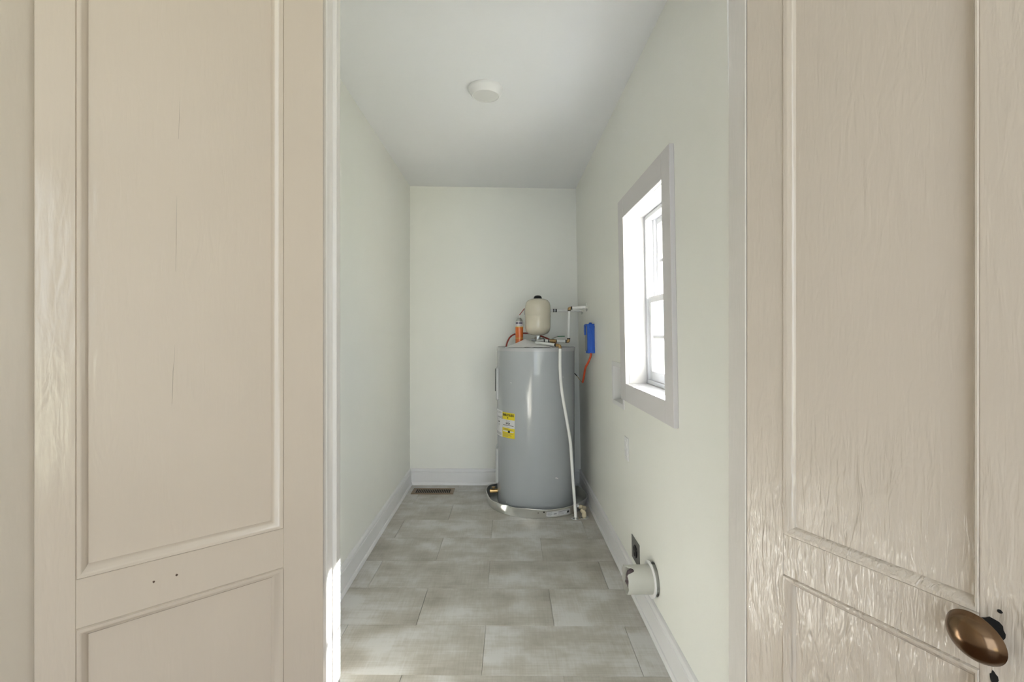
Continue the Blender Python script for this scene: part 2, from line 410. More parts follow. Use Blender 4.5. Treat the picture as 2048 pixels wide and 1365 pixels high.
link('pane', BX(HALL_W0+0.05, HALL_W1-0.05, HALL_Y-0.052, HALL_Y-0.048, HALL_Z0+0.05, HALL_Z1-0.05), 'glass', w2, smooth=0)

# door frame: jamb boards with a stop on the hinge side of the smooth door
tj = thing('trim_1', 'pale painted door jamb with stop beside the smooth door', 'door jamb', (OL, Y0, 0), kind='structure')
link('jamb_board', BX(OL-0.02, OL, Y0-0.004, Y1, 0, OT+0.02, bev=0.002), 'jamb', tj)
link('door_stop', BX(OL-0.002, OL+0.0105, 1.286, Y1+0.002, 0, OT, bev=0.0015), 'jamb', tj)
tj = thing('trim_2', 'pale painted door jamb beside the wrinkled door', 'door jamb', (OR, Y0, 0), kind='structure')
link('jamb_board', BX(OR, OR+0.036, Y0-0.028, Y1, 0, OT+0.02, bev=0.002), 'jamb', tj)
tag(link('trim_3', BX(OL-0.02, OR+0.036, Y0-0.004, Y1, OT, OT+0.02, bev=0.002), 'jamb'), 'pale painted head board over the double doorway', 'door jamb', kind='structure')

# baseboards: flat face, rounded cap above a groove, shoe at the floor
BB = [(0, 0), (0.024, 0), (0.024, 0.012), (0.019, 0.020), (0.0145, 0.021), (0.0145, 0.104), (0.0105, 0.107), (0.0105, 0.110), (0.0145, 0.113), (0.0145, 0.124), (0.011, 0.131), (0.004, 0.134), (0, 0.134)]
tag(link('baseboard_left', prism(bmesh.new(), BB, Y1, back_y(-0.8)-0.002, lambda a, b, t: Vector((XL+a, t, b))), 'trim'), 'white baseboard along the wall opposite the window', 'baseboard', kind='structure')
tag(link('baseboard_back', prism(bmesh.new(), BB, XL+0.004, XW-0.006, lambda a, b, t: Vector((t, back_y(t)-a, b))), 'trim'), 'white baseboard behind the water heater', 'baseboard', kind='structure')
tag(link('baseboard_right', prism(bmesh.new(), BB, Y1, back_y(0.6)-0.002, lambda a, b, t: WR @ Vector((-a, t, b))), 'trim'), 'white baseboard under the window and laundry hookups', 'baseboard', kind='structure')

# ------------------------------------------------------------------ window
win = thing('window_1', 'small white sash window in a deep reveal with flat grey casing', 'window', WR @ Vector((0, 2.13, WO[2])), kind='structure')
CT = 0.018
CO = (1.738, 2.532, 0.932, 1.945)
def wpart(name, w0, w1, y0, y1, z0, z1, m, bev=0.0015, parent=None):
    return link(name, BX(w0, w1, y0, y1, z0, z1, bev=bev, mtx=WR), m, parent or win)
wpart('casing_board', -CT, 0, CO[0], WO[0], CO[2], CO[3], 'casing')
wpart('casing_board', -CT, 0, WO[1], CO[1], CO[2], CO[3], 'casing')
wpart('casing_board', -CT, 0, WO[0], WO[1], WO[3], CO[3], 'casing')
wpart('casing_board', -CT, 0, WO[0], WO[1], CO[2], WO[2], 'casing')
RD = 0.088
wpart('reveal_board', 0.0005, 0.165, WO[0]-LN, WO[0], WO[2]-LN, WO[3]+LN, 'reveal', 0.001)
wpart('reveal_board', 0.0005, 0.165, WO[1], WO[1]+LN, WO[2]-LN, WO[3]+LN, 'reveal', 0.001)
wpart('reveal_board', 0.0005, 0.165, WO[0], WO[1], WO[3], WO[3]+LN, 'reveal', 0.001)
wpart('window_sill', 0.0005, 0.165, WO[0], WO[1], WO[2]-LN, WO[2], 'reveal', 0.001)
def ring(name, w0, w1, y0, y1, z0, z1, t, m, parent, bot=None):
    b = bot or t
    wpart(name, w0, w1, y0, y0+t, z0, z1, m, 0.0015, parent); wpart(name, w0, w1, y1-t, y1, z0, z1, m, 0.0015, parent)
    wpart(name, w0, w1, y0+t, y1-t, z1-t, z1, m, 0.0015, parent); wpart(name, w0, w1, y0+t, y1-t, z0, z0+b, m, 0.0015, parent)
ring('window_frame', RD, 0.163, WO[0]+0.001, WO[1]-0.001, WO[2]+0.001, WO[3]-0.001, 0.020, 'vinyl', win)
wpart('track', RD+0.036, RD+0.044, WO[1]-0.029, WO[1]-0.020, WO[2]+0.02, WO[3]-0.02, 'vinyl', 0.001)
wpart('track', RD+0.036, RD+0.044, WO[0]+0.020, WO[0]+0.029, WO[2]+0.02, WO[3]-0.02, 'vinyl', 0.001)
MID = 1.428
def sash(w0, w1, z0, z1, bot):
    y0, y1 = WO[0]+0.031, WO[1]-0.031
    ring('sash_rail', w0, w1, y0, y1, z0, z1, 0.030, 'vinyl', win, bot)
    ym = (y0+y1)/2; zm = (z0+bot+z1-0.03)/2; wm = (w0+w1)/2
    wpart('muntin', wm-0.005, wm+0.005, y0+0.03, y1-0.03, zm-0.008, zm+0.008, 'vinyl', 0.001)
    wpart('muntin', wm-0.004, wm+0.004, ym-0.008, ym+0.008, z0+bot, z1-0.03, 'vinyl', 0.001)
    for ya, yb in ((y0+0.03, ym-0.008), (ym+0.008, y1-0.03)):
        for za, zb in ((z0+bot, zm-0.008), (zm+0.008, z1-0.03)):
            wpart('pane', wm-0.0015, wm+0.0015, ya, yb, za, zb, 'glass', 0)
sash(RD+0.008, RD+0.034, WO[2]+0.021, MID+0.018, 0.045)
sash(RD+0.046, RD+0.072, MID-0.018, WO[3]-0.021, 0.030)

# ------------------------------------------------------------------ doors
def make_door(name, label, hinge, d, sgn, m, s_in, s_out, length):
    """leaf with stiles, rails, recessed panels and mouldings; x along the leaf, y = out of the visible face times sgn"""
    x = Vector((d[0], d[1], 0)).normalized(); y = Vector((0, 0, 1)).cross(x)*sgn
    def P(s, n, z): return Vector((hinge[0], hinge[1], 0))+x*s+y*n+Vector((0, 0, z))
    TM = Matrix((( x.x, y.x, 0, hinge[0]), (x.y, y.y, 0, hinge[1]), (0, 0, 1, 0), (0, 0, 0, 1)))
    root = thing(name, label, 'door', (hinge[0], hinge[1], 0.01), kind='structure')
    ZB, ZT = 0.012, 2.305
    rails = [(ZB, 0.22), (0.715, 0.808), (2.185, ZT)]
    so, si = s_out; a, b = s_in
    def part(nm, *dims, mm=m, bev=0.001):
        bm = BX(*dims, bev=bev); bmesh.ops.transform(bm, matrix=TM, verts=bm.verts); return link(nm, bm, mm, root)
    T = 0.035
    part('stile', 0, so, -T, 0, ZB, ZT); part('stile', si, length, -T, 0, ZB, ZT)
    for z0, z1 in rails: part('rail', so, si, -T, -0.0004, z0, z1)
    for (za, zb) in ((rails[0][1], rails[1][0]), (rails[1][1], rails[2][0])):
        part('panel', so, si, -T+0.008, -0.013, za, zb, bev=0)
        # moulding: ogee-like frame from the rail edge down to the panel
        mw_l, mw_r, mw_v = a-so, si-b, 0.021
        prof = [(0, -0.0005), (0.10, 0.0035), (0.32, 0.0035), (0.50, 0.000), (0.72, -0.0035), (0.86, -0.0085), (1.0, -0.0125), (1.0, -0.014), (0, -0.014)]
        bm = bmesh.new(); loops = []
        for k, (t, n) in enumerate(prof):
            loops.append([bm.verts.new(P(s, n, z)) for s, z in ((so+mw_l*t, za+mw_v*t), (si-mw_r*t, za+mw_v*t), (si-mw_r*t, zb-mw_v*t), (so+mw_l*t, zb-mw_v*t))])
        for q in range(len(loops)):
            A, B = loops[q], loops[(q+1) % len(loops)]
            for i in range(4):
                j = (i+1) % 4; bm.faces.new((A[i], A[j], B[j], B[i]))
        link('moulding', bm, m, root, smooth=50)
    return root, P, x, y

dl = Vector((-0.753, -0.659)); dr = Vector((0.405, -0.914))
door_l, PL, xl, yl = make_door('door_1', 'smooth cream painted panel door leaf without a knob', (-0.4545, 1.222), dl, 1, 'door_l', (0.119, 0.446), (0.094, 0.464), 0.520)
door_r, PR, xr, yr = make_door('door_2', 'cream gloss panel door leaf with wrinkled paint and bronze knob', (0.6000, 1.218), dr, -1, 'door_r', (0.120, 0.436), (0.098, 0.448), 0.520)
def disc_on(P, s, z, r, n=0.0004, k=20, sx=1.0, sz=1.0, jit=0.0):
    bm = bmesh.new()
    rr = [r*(1+random.uniform(-jit, jit)) for _ in range(k)]
    f = [bm.verts.new(P(s+rr[i]*sx*math.cos(2*math.pi*i/k), n, z+rr[i]*sz*math.sin(2*math.pi*i/k))) for i in range(k)]
    g = [bm.verts.new(P(s+rr[i]*sx*math.cos(2*math.pi*i/k), n-0.002, z+rr[i]*sz*math.sin(2*math.pi*i/k))) for i in range(k)]
    bm.faces.new(f); bm.faces.new(list(reversed(g)))
    for i in range(k):
        j = (i+1) % k; bm.faces.new((f[i], f[j], g[j], g[i]))
    return bm
for s, z in ((0.345, 0.765), (0.306, 0.766)):
    link('screw_hole', disc_on(PL, s, z, 0.0022, n=0.0003, k=10, jit=0.2), 'hole', door_l)
# hairline crack in the panel of the smooth leaf
for pts in (((0.3075, 1.246), (0.3085, 1.215), (0.3108, 1.190), (0.3112, 1.155), (0.3125, 1.121)), ((0.2985, 1.770), (0.3000, 1.720), (0.3010, 1.680)), ((0.3040, 1.560), (0.3050, 1.480), (0.3062, 1.400))):
    bm = bmesh.new(); k = len(pts)
    A_ = [bm.verts.new(PL(s_-0.0003*math.sin(math.pi*(i+0.3)/k), -0.0127, z_)) for i, (s_, z_) in enumerate(pts)]
    B_ = [bm.verts.new(PL(s_+0.0003*math.sin(math.pi*(i+0.3)/k), -0.0127, z_)) for i, (s_, z_) in enumerate(pts)]
    for i in range(k-1): bm.faces.new((A_[i], B_[i], B_[i+1], A_[i+1]))
    link('crack', bm, 'crack', door_l, smooth=0)
# knob on the wrinkled leaf
KS, KZ = 0.456, 0.781
link('spindle_hole', disc_on(PR, KS+0.008, KZ+0.010, 0.017, n=0.0006, k=18, jit=0.12), 'dark', door_r)
nrm = yr
knob_axis = (xr*0.80+Vector((0, 0, -0.60))).normalized()
KM = axis_mtx(PR(KS, 0.0, KZ), nrm, knob_axis)
prof = [(0.0, 0.0), (0.010, 0.0), (0.010, 0.018), (0.014, 0.021), (0.024, 0.024), (0.0305, 0.029), (0.0315, 0.0315), (0.0305, 0.034), (0.0290, 0.040), (0.0250, 0.0475), (0.0190, 0.0535), (0.0110, 0.0575), (0.004, 0.059), (0.0, 0.0592)]
bm = LATHE([p for p in prof if p[0] > 0]+[(0.0004, 0.0592)], 40)
for v in bm.verts:
    k = 1.0 if v.co.z < 0.02 else 1.33; ky = 1.0 if v.co.z < 0.02 else 1.10
    v.co = KM @ Vector((v.co.x*k, v.co.y*ky, v.co.z))
link('knob', bm, 'bronze', door_r, smooth=40)
link('keyhole', disc_on(PR, 0.466, 0.712, 0.0052, n=0.0006, k=14, sz=2.3, jit=0.25), 'dark', door_r)
link('screw_hole', disc_on(PR, 0.474, 0.824, 0.0032, n=0.0006, k=10, jit=0.2), 'dark', door_r)

# ------------------------------------------------------------------ water heater
TX, TY, TR = 0.228, 3.700, 0.291
TB, TT = 0.012, 1.166
wh = thing('water_heater', 'tall grey electric water heater standing in a metal pan', 'water heater', (TX, TY, TB))
def cyl(phi, r, z):                          # phi measured from the side facing the doorway, positive to the window wall
    return Vector((TX+r*math.sin(phi), TY-r*math.cos(phi), z))
TMX = Matrix.Translation((TX, TY, 0))
link('tank_shell', LATHE([(TR-0.012, TB), (TR-0.004, TB+0.003), (TR, TB+0.012), (TR, TT-0.022)], 96, TMX), 'tank', wh)
link('tank_lid', LATHE([(TR+0.0025, TT-0.024), (TR+0.003, TT-0.004), (TR+0.001, TT+0.001), (TR-0.006, TT+0.003), (TR-0.012, TT-0.003), (TR-0.04, TT-0.002), (0.001, TT+0.004)], 96, TMX), 'tank_light', wh)
def cyl_patch(p0, p1, z0, z1, r, n=12, nz=1, fn=None):
    bm = bmesh.new(); g = []
    for j in range(nz+1):
        g.append([bm.verts.new(cyl(p0+(p1-p0)*i/n, r, z0+(z1-z0)*j/nz)) for i in range(n+1)])
    for j in range(nz):
        for i in range(n): bm.faces.new((g[j][i], g[j][i+1], g[j+1][i+1], g[j+1][i]))
    ex = bmesh.ops.extrude_face_region(bm, geom=list(bm.faces))
    for v in [e for e in ex['geom'] if isinstance(e, bmesh.types.BMVert)]:
        q = Vector((v.co.x-TX, v.co.y-TY, 0)).normalized(); v.co -= q*0.0007
    return bm
RAD = math.radians
RL = TR+0.0012
e0, e1, ez0, ez1 = RAD(-58.5), RAD(-34.0), 0.522, 0.702
eg = link('energy_label', cyl_patch(e0, e1, ez0, ez1, RL), 'white_label', wh)
eg['label'] = 'yellow and white energy guide label'
link('yellow_band', cyl_patch(e0, e1, 0.652, ez1, RL+0.0006), 'yellow_label', eg)
link('yellow_band', cyl_patch(e0, e1-0.00, ez0, 0.592, RL+0.0006), 'yellow_label', eg)
em = (e0+e1)/2
def on_label(zc, pc=em, r=RL+0.0011): return lambda x, y: cyl(pc+x/TR, r, zc+y)
link('lettering', text_bm('ENERGYGUIDE', 0.022, on_label(0.684), width=0.110, bold=0.0009), 'ink', eg)
link('lettering', text_bm('$424', 0.020, on_label(0.625), width=0.042, bold=0.0006), 'ink', eg)
link('print_arrow', cyl_patch(em-0.011, em+0.011, 0.660, 0.672, RL+0.0011, 3), 'ink', eg)
link('print_rule', cyl_patch(e0+0.03, e1-0.03, 0.6095, 0.6125, RL+0.0011), 'ink', eg)
link('print_line', cyl_patch(em-0.07, em+0.07, 0.641, 0.6435, RL+0.0011), 'grey_ink', eg)
link('print_line', cyl_patch(em-0.04, em+0.06, 0.597, 0.599, RL+0.0011), 'grey_ink', eg)
link('print_strip', cyl_patch(e0+0.03, e1-0.03, 0.564, 0.572, RL+0.0011), 'white_label', eg)
link('print_block', cyl_patch(em+0.005, em+0.075, 0.560, 0.575, RL+0.0016, 4), 'ink', eg)
for z, a, b in ((0.585, 0.08, 0.20), (0.579, 0.03, 0.06), (0.553, 0.04, 0.05), (0.546, 0.04, 0.12), (0.539, 0.04, 0.09), (0.532, 0.04, 0.2)):
    link('print_line', cyl_patch(e0+a, e1-b, z-0.0010, z+0.0010, RL+0.0011), 'register', eg)
il = link('instruction_label', cyl_patch(RAD(-90), e0-0.002, 0.520, 0.708, RL), 'white_label', wh)
il['label'] = 'white printed instruction label'
for z, a, b in ((0.696, 0.10, 0.02), (0.688, 0.12, 0.10), (0.660, 0.25, 0.06), (0.655, 0.25, 0.06), (0.545, 0.10, 0.05), (0.540, 0.10, 0.05), (0.535, 0.10, 0.05), (0.530, 0.10, 0.05)):
    link('print_line', cyl_patch(RAD(-90)+a, e0-b, z-0.0012, z+0.0012, RL+0.0006), 'grey_ink', il)
link('print_mark', cyl_patch(RAD(-72), RAD(-68.5), 0.618, 0.628, RL+0.0006, 4), 'ink', il)
link('print_mark', cyl_patch(RAD(-71), RAD(-69.5), 0.596, 0.612, RL+0.0006, 4), 'grey_ink', il)
link('print_mark', cyl_patch(RAD(-60.5), RAD(-59.5), 0.648, 0.668, RL+0.0006, 2), 'ink', il)
def access_panel(z0, z1, phi):
    q = Vector((math.sin(phi), -math.cos(phi), 0)); t = Vector((0, 0, 1)).cross(q)
    mt = Matrix((q, t, Vector((0, 0, 1)))).transposed().to_4x4(); mt.translation = Vector((TX, TY, 0))
    o = link('access_panel', BX(0.262, 0.3005, -0.078, 0.078, z0, z1, bev=0.008, mtx=mt), 'tank_panel', wh)
    return o, mt
ap, amt = access_panel(0.772, 1.018, RAD(-90))
wl = link('warning_sticker', BX(0.300, 0.3065, -0.062, 0.045, 0.838, 1.002, bev=0.001, mtx=amt), 'ink', ap)
link('sticker_band', BX(0.3064, 0.3070, -0.062, 0.0452, 0.974, 0.984, mtx=amt), 'white_label', ap)
link('sticker_band', BX(0.3064, 0.3070, -0.062, 0.0452, 0.850, 0.855, mtx=amt), 'white_label', ap)
access_panel(0.158, 0.418, RAD(-91))
dv = link('drain_valve', TUBE([(TX-0.28, TY-0.02, 0.088), (TX-0.345, TY-0.03, 0.088)], 0.013, 14), 'brass_bright', wh)
link('valve_stem', TUBE([(TX-0.318, TY-0.026, 0.095), (TX-0.318, TY-0.026, 0.115)], 0.006, 10), 'brass', dv)
link('valve_wheel', LATHE([(0.004, 0), (0.016, 0.001), (0.016, 0.006), (0.004, 0.007)], 16, Matrix.Translation((TX-0.318, TY-0.026, 0.112))), 'brass', dv)
def chip(phi, z, w, h, seed):
    random.seed(seed); bm = bmesh.new(); n = 14
    vs = [bm.verts.new(cyl(phi+w*math.cos(2*math.pi*i/n)*random.uniform(0.5, 1.1)/TR, TR+0.0006, z+h*math.sin(2*math.pi*i/n)*random.uniform(0.4, 1.1)-0.3*w*math.cos(2*math.pi*i/n)*0.6)) for i in range(n)]
    bm.faces.new(vs); link('paint_chip', bm, 'chip', wh)
chip(RAD(26.5), 0.253, 0.012, 0.006, 3); chip(RAD(28.3), 0.249, 0.007, 0.005, 4); chip(RAD(-41), 0.918, 0.012, 0.002, 5); chip(RAD(-49), 0.060, 0.002, 0.010, 6)
chip(RAD(38), 0.96, 0.005, 0.005, 8)

# pan
random.seed(11)
pan = thing('drain_pan', 'dented round galvanised drain pan under the water heater', 'drain pan', (TX+0.002, TY, 0))
PX, PY = 0.2305, 3.700
def pan_pt(phi, t, inner=0.0):
    """t 0..1 from the pan floor edge to the rim"""
    rx, ry = 0.362+0.014*t-inner, 0.346+0.014*t-inner
    z = t*0.062
    left = math.exp(-((phi+1.62)/0.45)**2)
    z += t*0.030*left
    dent = math.exp(-((phi+0.60)/0.16)**2); dent2 = math.exp(-((phi+0.83)/0.10)**2)
    k = 1-0.085*dent*t+0.03*dent2*t*(1-t)*4-0.03*math.exp(-((phi+0.70)/0.035)**2)*t
    z += t*(-0.012*dent+0.010*math.exp(-((phi+0.33)/0.2)**2)*0.4)
    wob = 0.004*math.sin(5*phi+1)*t+0.0025*math.sin(11*phi)*t
    back = max(0.0, math.cos(phi+math.pi))
    return Vector((PX+(rx*k+wob*(1-back))*math.sin(phi), PY-(ry*k+wob*(1-back))*math.cos(phi), z+0.0015+0.002*t*math.sin(7*phi+2)))
def pan_mesh():
    bm = bmesh.new(); n = 192; nt = 6
    outer = [[bm.verts.new(pan_pt(-math.pi+2*math.pi*i/n, j/nt)) for i in range(n)] for j in range(nt+1)]
    inner = [[bm.verts.new(pan_pt(-math.pi+2*math.pi*i/n, j/nt, 0.0022)+Vector((0, 0, 0.0015 if j == 0 else 0))) for i in range(n)] for j in range(nt+1)]
    def strip(a, b):
        for i in range(n):
            j = (i+1) % n; bm.faces.new((a[i], a[j], b[j], b[i]))
    for j in range(nt): strip(outer[j], outer[j+1]); strip(inner[j+1], inner[j])
    strip(outer[nt], inner[nt])
    bm.faces.new(outer[0]); bm.faces.new(list(reversed(inner[0])))
    return bm
link('pan_body', pan_mesh(), 'pan', pan, smooth=50)
rim = [pan_pt(-math.pi+2*math.pi*i/192, 1.0, 0.001) for i in range(193)]
link('rolled_rim', TUBE(rim, 0.0032, 8), 'pan', pan, smooth=60)
def pan_patch(p0, p1, t0, t1, out, n=14, nt=2):
    bm = bmesh.new(); g = [[None]*(n+1) for _ in range(nt+1)]
    for j in range(nt+1):
        for i in range(n+1):
            p = p0+(p1-p0)*i/n; q = pan_pt(p, t0+(t1-t0)*j/nt)
            g[j][i] = bm.verts.new(q+Vector((math.sin(p), -math.cos(p), 0))*out)
    for j in range(nt):
        for i in range(n): bm.faces.new((g[j][i], g[j][i+1], g[j+1][i+1], g[j+1][i]))
    return bm
st = link('sticker', pan_patch(RAD(7.5), RAD(36), 0.18, 0.80, 0.0016), 'white_label', pan)
for a, b, t0, t1, m in ((8.5, 13.5, 0.62, 0.68, 'grey_ink'), (8.5, 14.0, 0.45, 0.51, 'grey_ink'), (8.5, 13.0, 0.32, 0.36, 'grey_ink'), (15.5, 19, 0.42, 0.56, 'grey_ink'), (20.5, 34, 0.66, 0.70, 'ink'), (21.0, 30, 0.50, 0.54, 'grey_ink'), (21.0, 28, 0.36, 0.40, 'grey_ink'), (32.0, 35, 0.34, 0.60, 'ink')):
    link('print_line', pan_patch(RAD(a), RAD(b), t0, t1, 0.0024, 6, 1), m, st)
link('scuff', pan_patch(RAD(4.0), RAD(5.6), 0.68, 0.84, 0.0016, 3, 1), 'ink', pan)
link('scuff', pan_patch(RAD(-1.6), RAD(-0.8), 0.60, 0.70, 0.0016, 3, 1), 'ink', pan)

# pan drain: threaded fitting, elbow, floor flange
pd = thing('pan_drain_pipe', 'short cream plastic drain elbow from the metal pan to the floor', 'drain pipe', (0.545, 3.375, 0))
A = pan_pt(RAD(52), 0.55); q = Vector((math.sin(RAD(52)), -math.cos(RAD(52)), 0))
link('fitting_nut', TUBE([A+q*0.002, A+q*0.010], 0.0195, 8), 'steel', pd)
link('pan_fitting', TUBE([A+q*0.010, A+q*0.034], 0.0165, 16), 'pvc_cream', pd)
B = Vector((0.541, 3.377, 0.040))
link('elbow_pipe', TUBE(smooth_path([A+q*0.03, A+q*0.05, B+Vector((-0.012, 0.012, 0.002)), B+Vector((0, 0, -0.004)), Vector((B.x+0.001, B.y-0.001, 0.012))], 8), 0.0125, 16), 'pvc_cream', pd)
link('elbow_socket', TUBE([B+Vector((0.0005, 0, -0.008)), Vector((B.x+0.001, B.y-0.001, 0.006))], 0.0155, 16), 'pvc_cream', pd)
link('floor_flange', LATHE([(0.034, 0.0006), (0.033, 0.003), (0.020, 0.008), (0.013, 0.009)], 28, Matrix.Translation((B.x+0.001, B.y-0.001, 0))), 'chrome', pd)

# discharge pipe over the lid and down the front
dp = thing('discharge_pipe', 'long white plastic relief pipe hanging down the front of the water heater', 'pipe', px(1151.5, 1037, 3.364))
E = px(1118.5, 692, 3.405)
link('supply_run', TUBE([px(1072, 685.5, 3.60), px(1112, 690.6, 3.425)], 0.0105, 14), 'pex', dp)
link('crimp_ring', TUBE([px(1110.5, 690.4, 3.431), px(1112.5, 690.6, 3.423)], 0.0118, 14), 'black', dp)
link('elbow', TUBE(smooth_path([px(1113, 690.8, 3.42), px(1117.5, 691.2, 3.408), px(1120, 694, 3.405), px(1120.2, 698, 3.405)], 6), 0.0105, 14), 'brass', dp)
link('crimp_ring', TUBE([px(1120.2, 696.5, 3.405), px(1120.2, 699.0, 3.405)], 0.0118, 14), 'black', dp)
dpts = [(1120.2, 697.5, 3.392), (1120.3, 740, 3.388), (1123.6, 782, 3.385), (1133.5, 841, 3.382), (1140.2, 881, 3.38), (1143.2, 918, 3.375), (1146.2, 963, 3.37), (1151.5, 1034.5, 3.364)]
link('drop_pipe', TUBE(smooth_path([px(*p) for p in dpts], 8), 0.0105, 14), 'pex', dp)
fl = px(1151.5, 1037, 3.364)
link('floor_flange', LATHE([(0.034, 0.0006), (0.033, 0.003), (0.020, 0.008), (0.0115, 0.009)], 28, Matrix.Translation((fl.x, fl.y, 0))), 'chrome', dp)

# expansion tank
EX, EY = 0.2445, 3.715
ez0 = px(0, 671, EY).z; ez1 = px(0, 597.5, EY).z
et = thing('expansion_tank', 'cream thermal expansion tank with black cap above the water heater', 'expansion tank', (EX, EY, 1.166))
R0 = 0.0965; hh = ez1-ez0
prof = [(0.022, 0), (0.052, 0.004), (0.075, 0.014), (0.089, 0.031), (0.0955, 0.054), (R0, 0.08), (R0, hh*0.49), (R0+0.0012, hh*0.50), (R0+0.0012, hh*0.545), (R0, hh*0.555), (R0, hh-0.08), (0.0955, hh-0.054), (0.089, hh-0.031), (0.075, hh-0.014), (0.052, hh-0.004), (0.02, hh)]
link('tank_shell', LATHE(prof, 48, Matrix.Translation((EX, EY, ez0))), 'cream', et, smooth=40)
link('cap', LATHE([(0.031, 0), (0.031, 0.008), (0.027, 0.018), (0.018, 0.025), (0.002, 0.027)], 28, Matrix.Translation((EX, EY, ez1-0.003))), 'black', et)
link('neck', LATHE([(0.017, -0.03), (0.017, -0.002), (0.030, 0.002), (0.030, 0.004)], 20, Matrix.Translation((EX, EY, ez0))), 'pex', et)
link('neck_nut', LATHE([(0.0195, -0.022), (0.0195, -0.010)], 6, Matrix.Translation((EX, EY, ez0))), 'steel', et)

# cold feed
TZ = px(0, 681.5, EY).z
cp = thing('cold_water_pipe', 'white cold water pipe with brass valve and steel tee under the cream tank', 'pipe', (EX, EY, TT))
tee = link('tee', TUBE([(EX, EY, TT+0.002), (EX, EY, ez0-0.012)], 0.019, 16), 'steel', cp)
link('tee_arm', TUBE([(EX-0.006, EY-0.004, TZ), (EX+0.046, EY-0.012, TZ)], 0.0165, 16), 'steel', tee)
link('tee_collar', TUBE([(EX, EY, ez0-0.026), (EX, EY, ez0-0.012)], 0.0235, 16), 'steel', tee)
link('tee_collar', TUBE([(EX+0.036, EY-0.010, TZ), (EX+0.050, EY-0.012, TZ)], 0.0215, 16), 'steel', tee)
link('tee_plug', TUBE([(EX-0.046, EY+0.004, TZ+0.006), (EX-0.010, EY, TZ+0.002)], 0.009, 12), 'steel', tee)
PYc = 3.69
def pp(u, v, Z=PYc): return px(u, v, Z)
def run(u0, v0, u1, v1, r=0.0105, m='pex', nm='pipe_run', Z0=PYc, Z1=PYc, parent=None): return link(nm, TUBE([px(u0, v0, Z0), px(u1, v1, Z1)], r, 14), m, parent or cp)
run(1086, 681.8, 1099, 682.3); run(1087, 682, 1089.5, 682, 0.0118, 'black', 'crimp_ring'); run(1096, 682.2, 1098.5, 682.2, 0.0118, 'black', 'crimp_ring')
vb = run(1099, 682.3, 1112, 682.6, 0.0125, 'brass', 'valve_body')
run(1103, 682.4, 1108.5, 682.5, 0.0155, 'brass', 'valve_bonnet', parent=vb)
run(1105.5, 679.5, 1105.8, 675.5, 0.006, 'steel', 'valve_stem', parent=vb)
bm = tube(bmesh.new(), smooth_path([px(1103.5, 677.5, 3.685), px(1107, 676.2, 3.685), px(1111, 675, 3.69), px(1115, 673.4, 3.70)], 5), 0.0042, 8)
hl = link('valve_handle', bm, 'chrome', vb)
run(1115, 673.4, 1129.5, 673.2, 0.0030, 'green', 'handle_grip', 3.70, 3.70, parent=vb)
run(1111, 682.6, 1113.5, 682.6, 0.0118, 'black', 'crimp_ring'); run(1113, 682.6, 1133.5, 683.2)
run(1130.5, 683.1, 1133, 683.1, 0.0118, 'black', 'crimp_ring')
link('elbow', TUBE(smooth_path([pp(1133, 683.2), pp(1136, 683.2), pp(1137.2, 682), pp(1137.3, 678.5)], 6), 0.0112, 14), 'brass', cp)
run(1137.3, 679, 1137.3, 676.5, 0.0118, 'black', 'crimp_ring'); run(1137.3, 679, 1138.3, 621.5)
run(1138.3, 623, 1138.3, 620.7, 0.0118, 'black', 'crimp_ring')
wq = WR @ Vector((0, 3.655, 1.4655))
e1p, e2p = pp(1138.4, 617.3), pp(1143, 616.4, 3.686)
link('elbow', TUBE(smooth_path([pp(1138.3, 621.5), pp(1138.4, 618.6), pp(1139.6, 617.2), pp(1143, 616.6, 3.688)], 6), 0.0115, 14), 'brass', cp)
link('crimp_ring', TUBE([e2p+Vector((-0.004, 0, -0.0005)), e2p+Vector((0.006, -0.002, 0))], 0.0125, 14), 'black', cp)
link('pipe_run', TUBE([e2p, wq+Vector((-0.002, 0, 0))], 0.0112, 14), 'pex', cp)
link('wall_flange', LATHE([(0.0335, 0.0005), (0.032, 0.004), (0.020, 0.008), (0.0125, 0.010)], 28, axis_mtx(wq, WR.to_3x3() @ Vector((-1, 0, 0)))), 'chrome', cp)

# hot outlet
hp = thing('hot_water_pipe', 'white hot water pipe running behind the cream tank to the wall', 'pipe', (0.300, 3.87, TT))
hq = WR @ Vector((0, 3.885, 1.4500)); hz = hq.z
HX = 0.262
link('pipe_run', TUBE([hq+Vector((-0.002, 0, 0)), (HX+0.05, 3.880, hz+0.001)], 0.0118, 14), 'pex', hp)
link('pipe_run', TUBE(smooth_path([(HX+0.05, 3.880, hz+0.001), (HX+0.012, 3.879, hz), (HX, 3.879, hz-0.012), (HX, 3.878, hz-0.06), (HX, 3.876, TT+0.02)], 8), 0.0118, 14), 'pex', hp)
for u0, u1, m, r in ((1106, 1108, 'black', 0.0135), (1108, 1111, 'steel', 0.0125), (1111, 1113.5, 'black', 0.0135)):
    link('crimp_ring' if m == 'black' else 'coupling', TUBE([((u0-CX)*3.88/F, 3.880, hz+0.0005), ((u1-CX)*3.88/F, 3.880, hz+0.0005)], r, 14), m, hp)
link('nipple', TUBE([(HX, 3.876, TT-0.001), (HX, 3.876, TT+0.035)], 0.015, 14), 'brass', hp)
link('wall_flange', LATHE([(0.031, 0.0005), (0.030, 0.004), (0.020, 0.008), (0.0125, 0.010)], 28, axis_mtx(hq, WR.to_3x3() @ Vector((-1, 0, 0)))), 'chrome', hp)

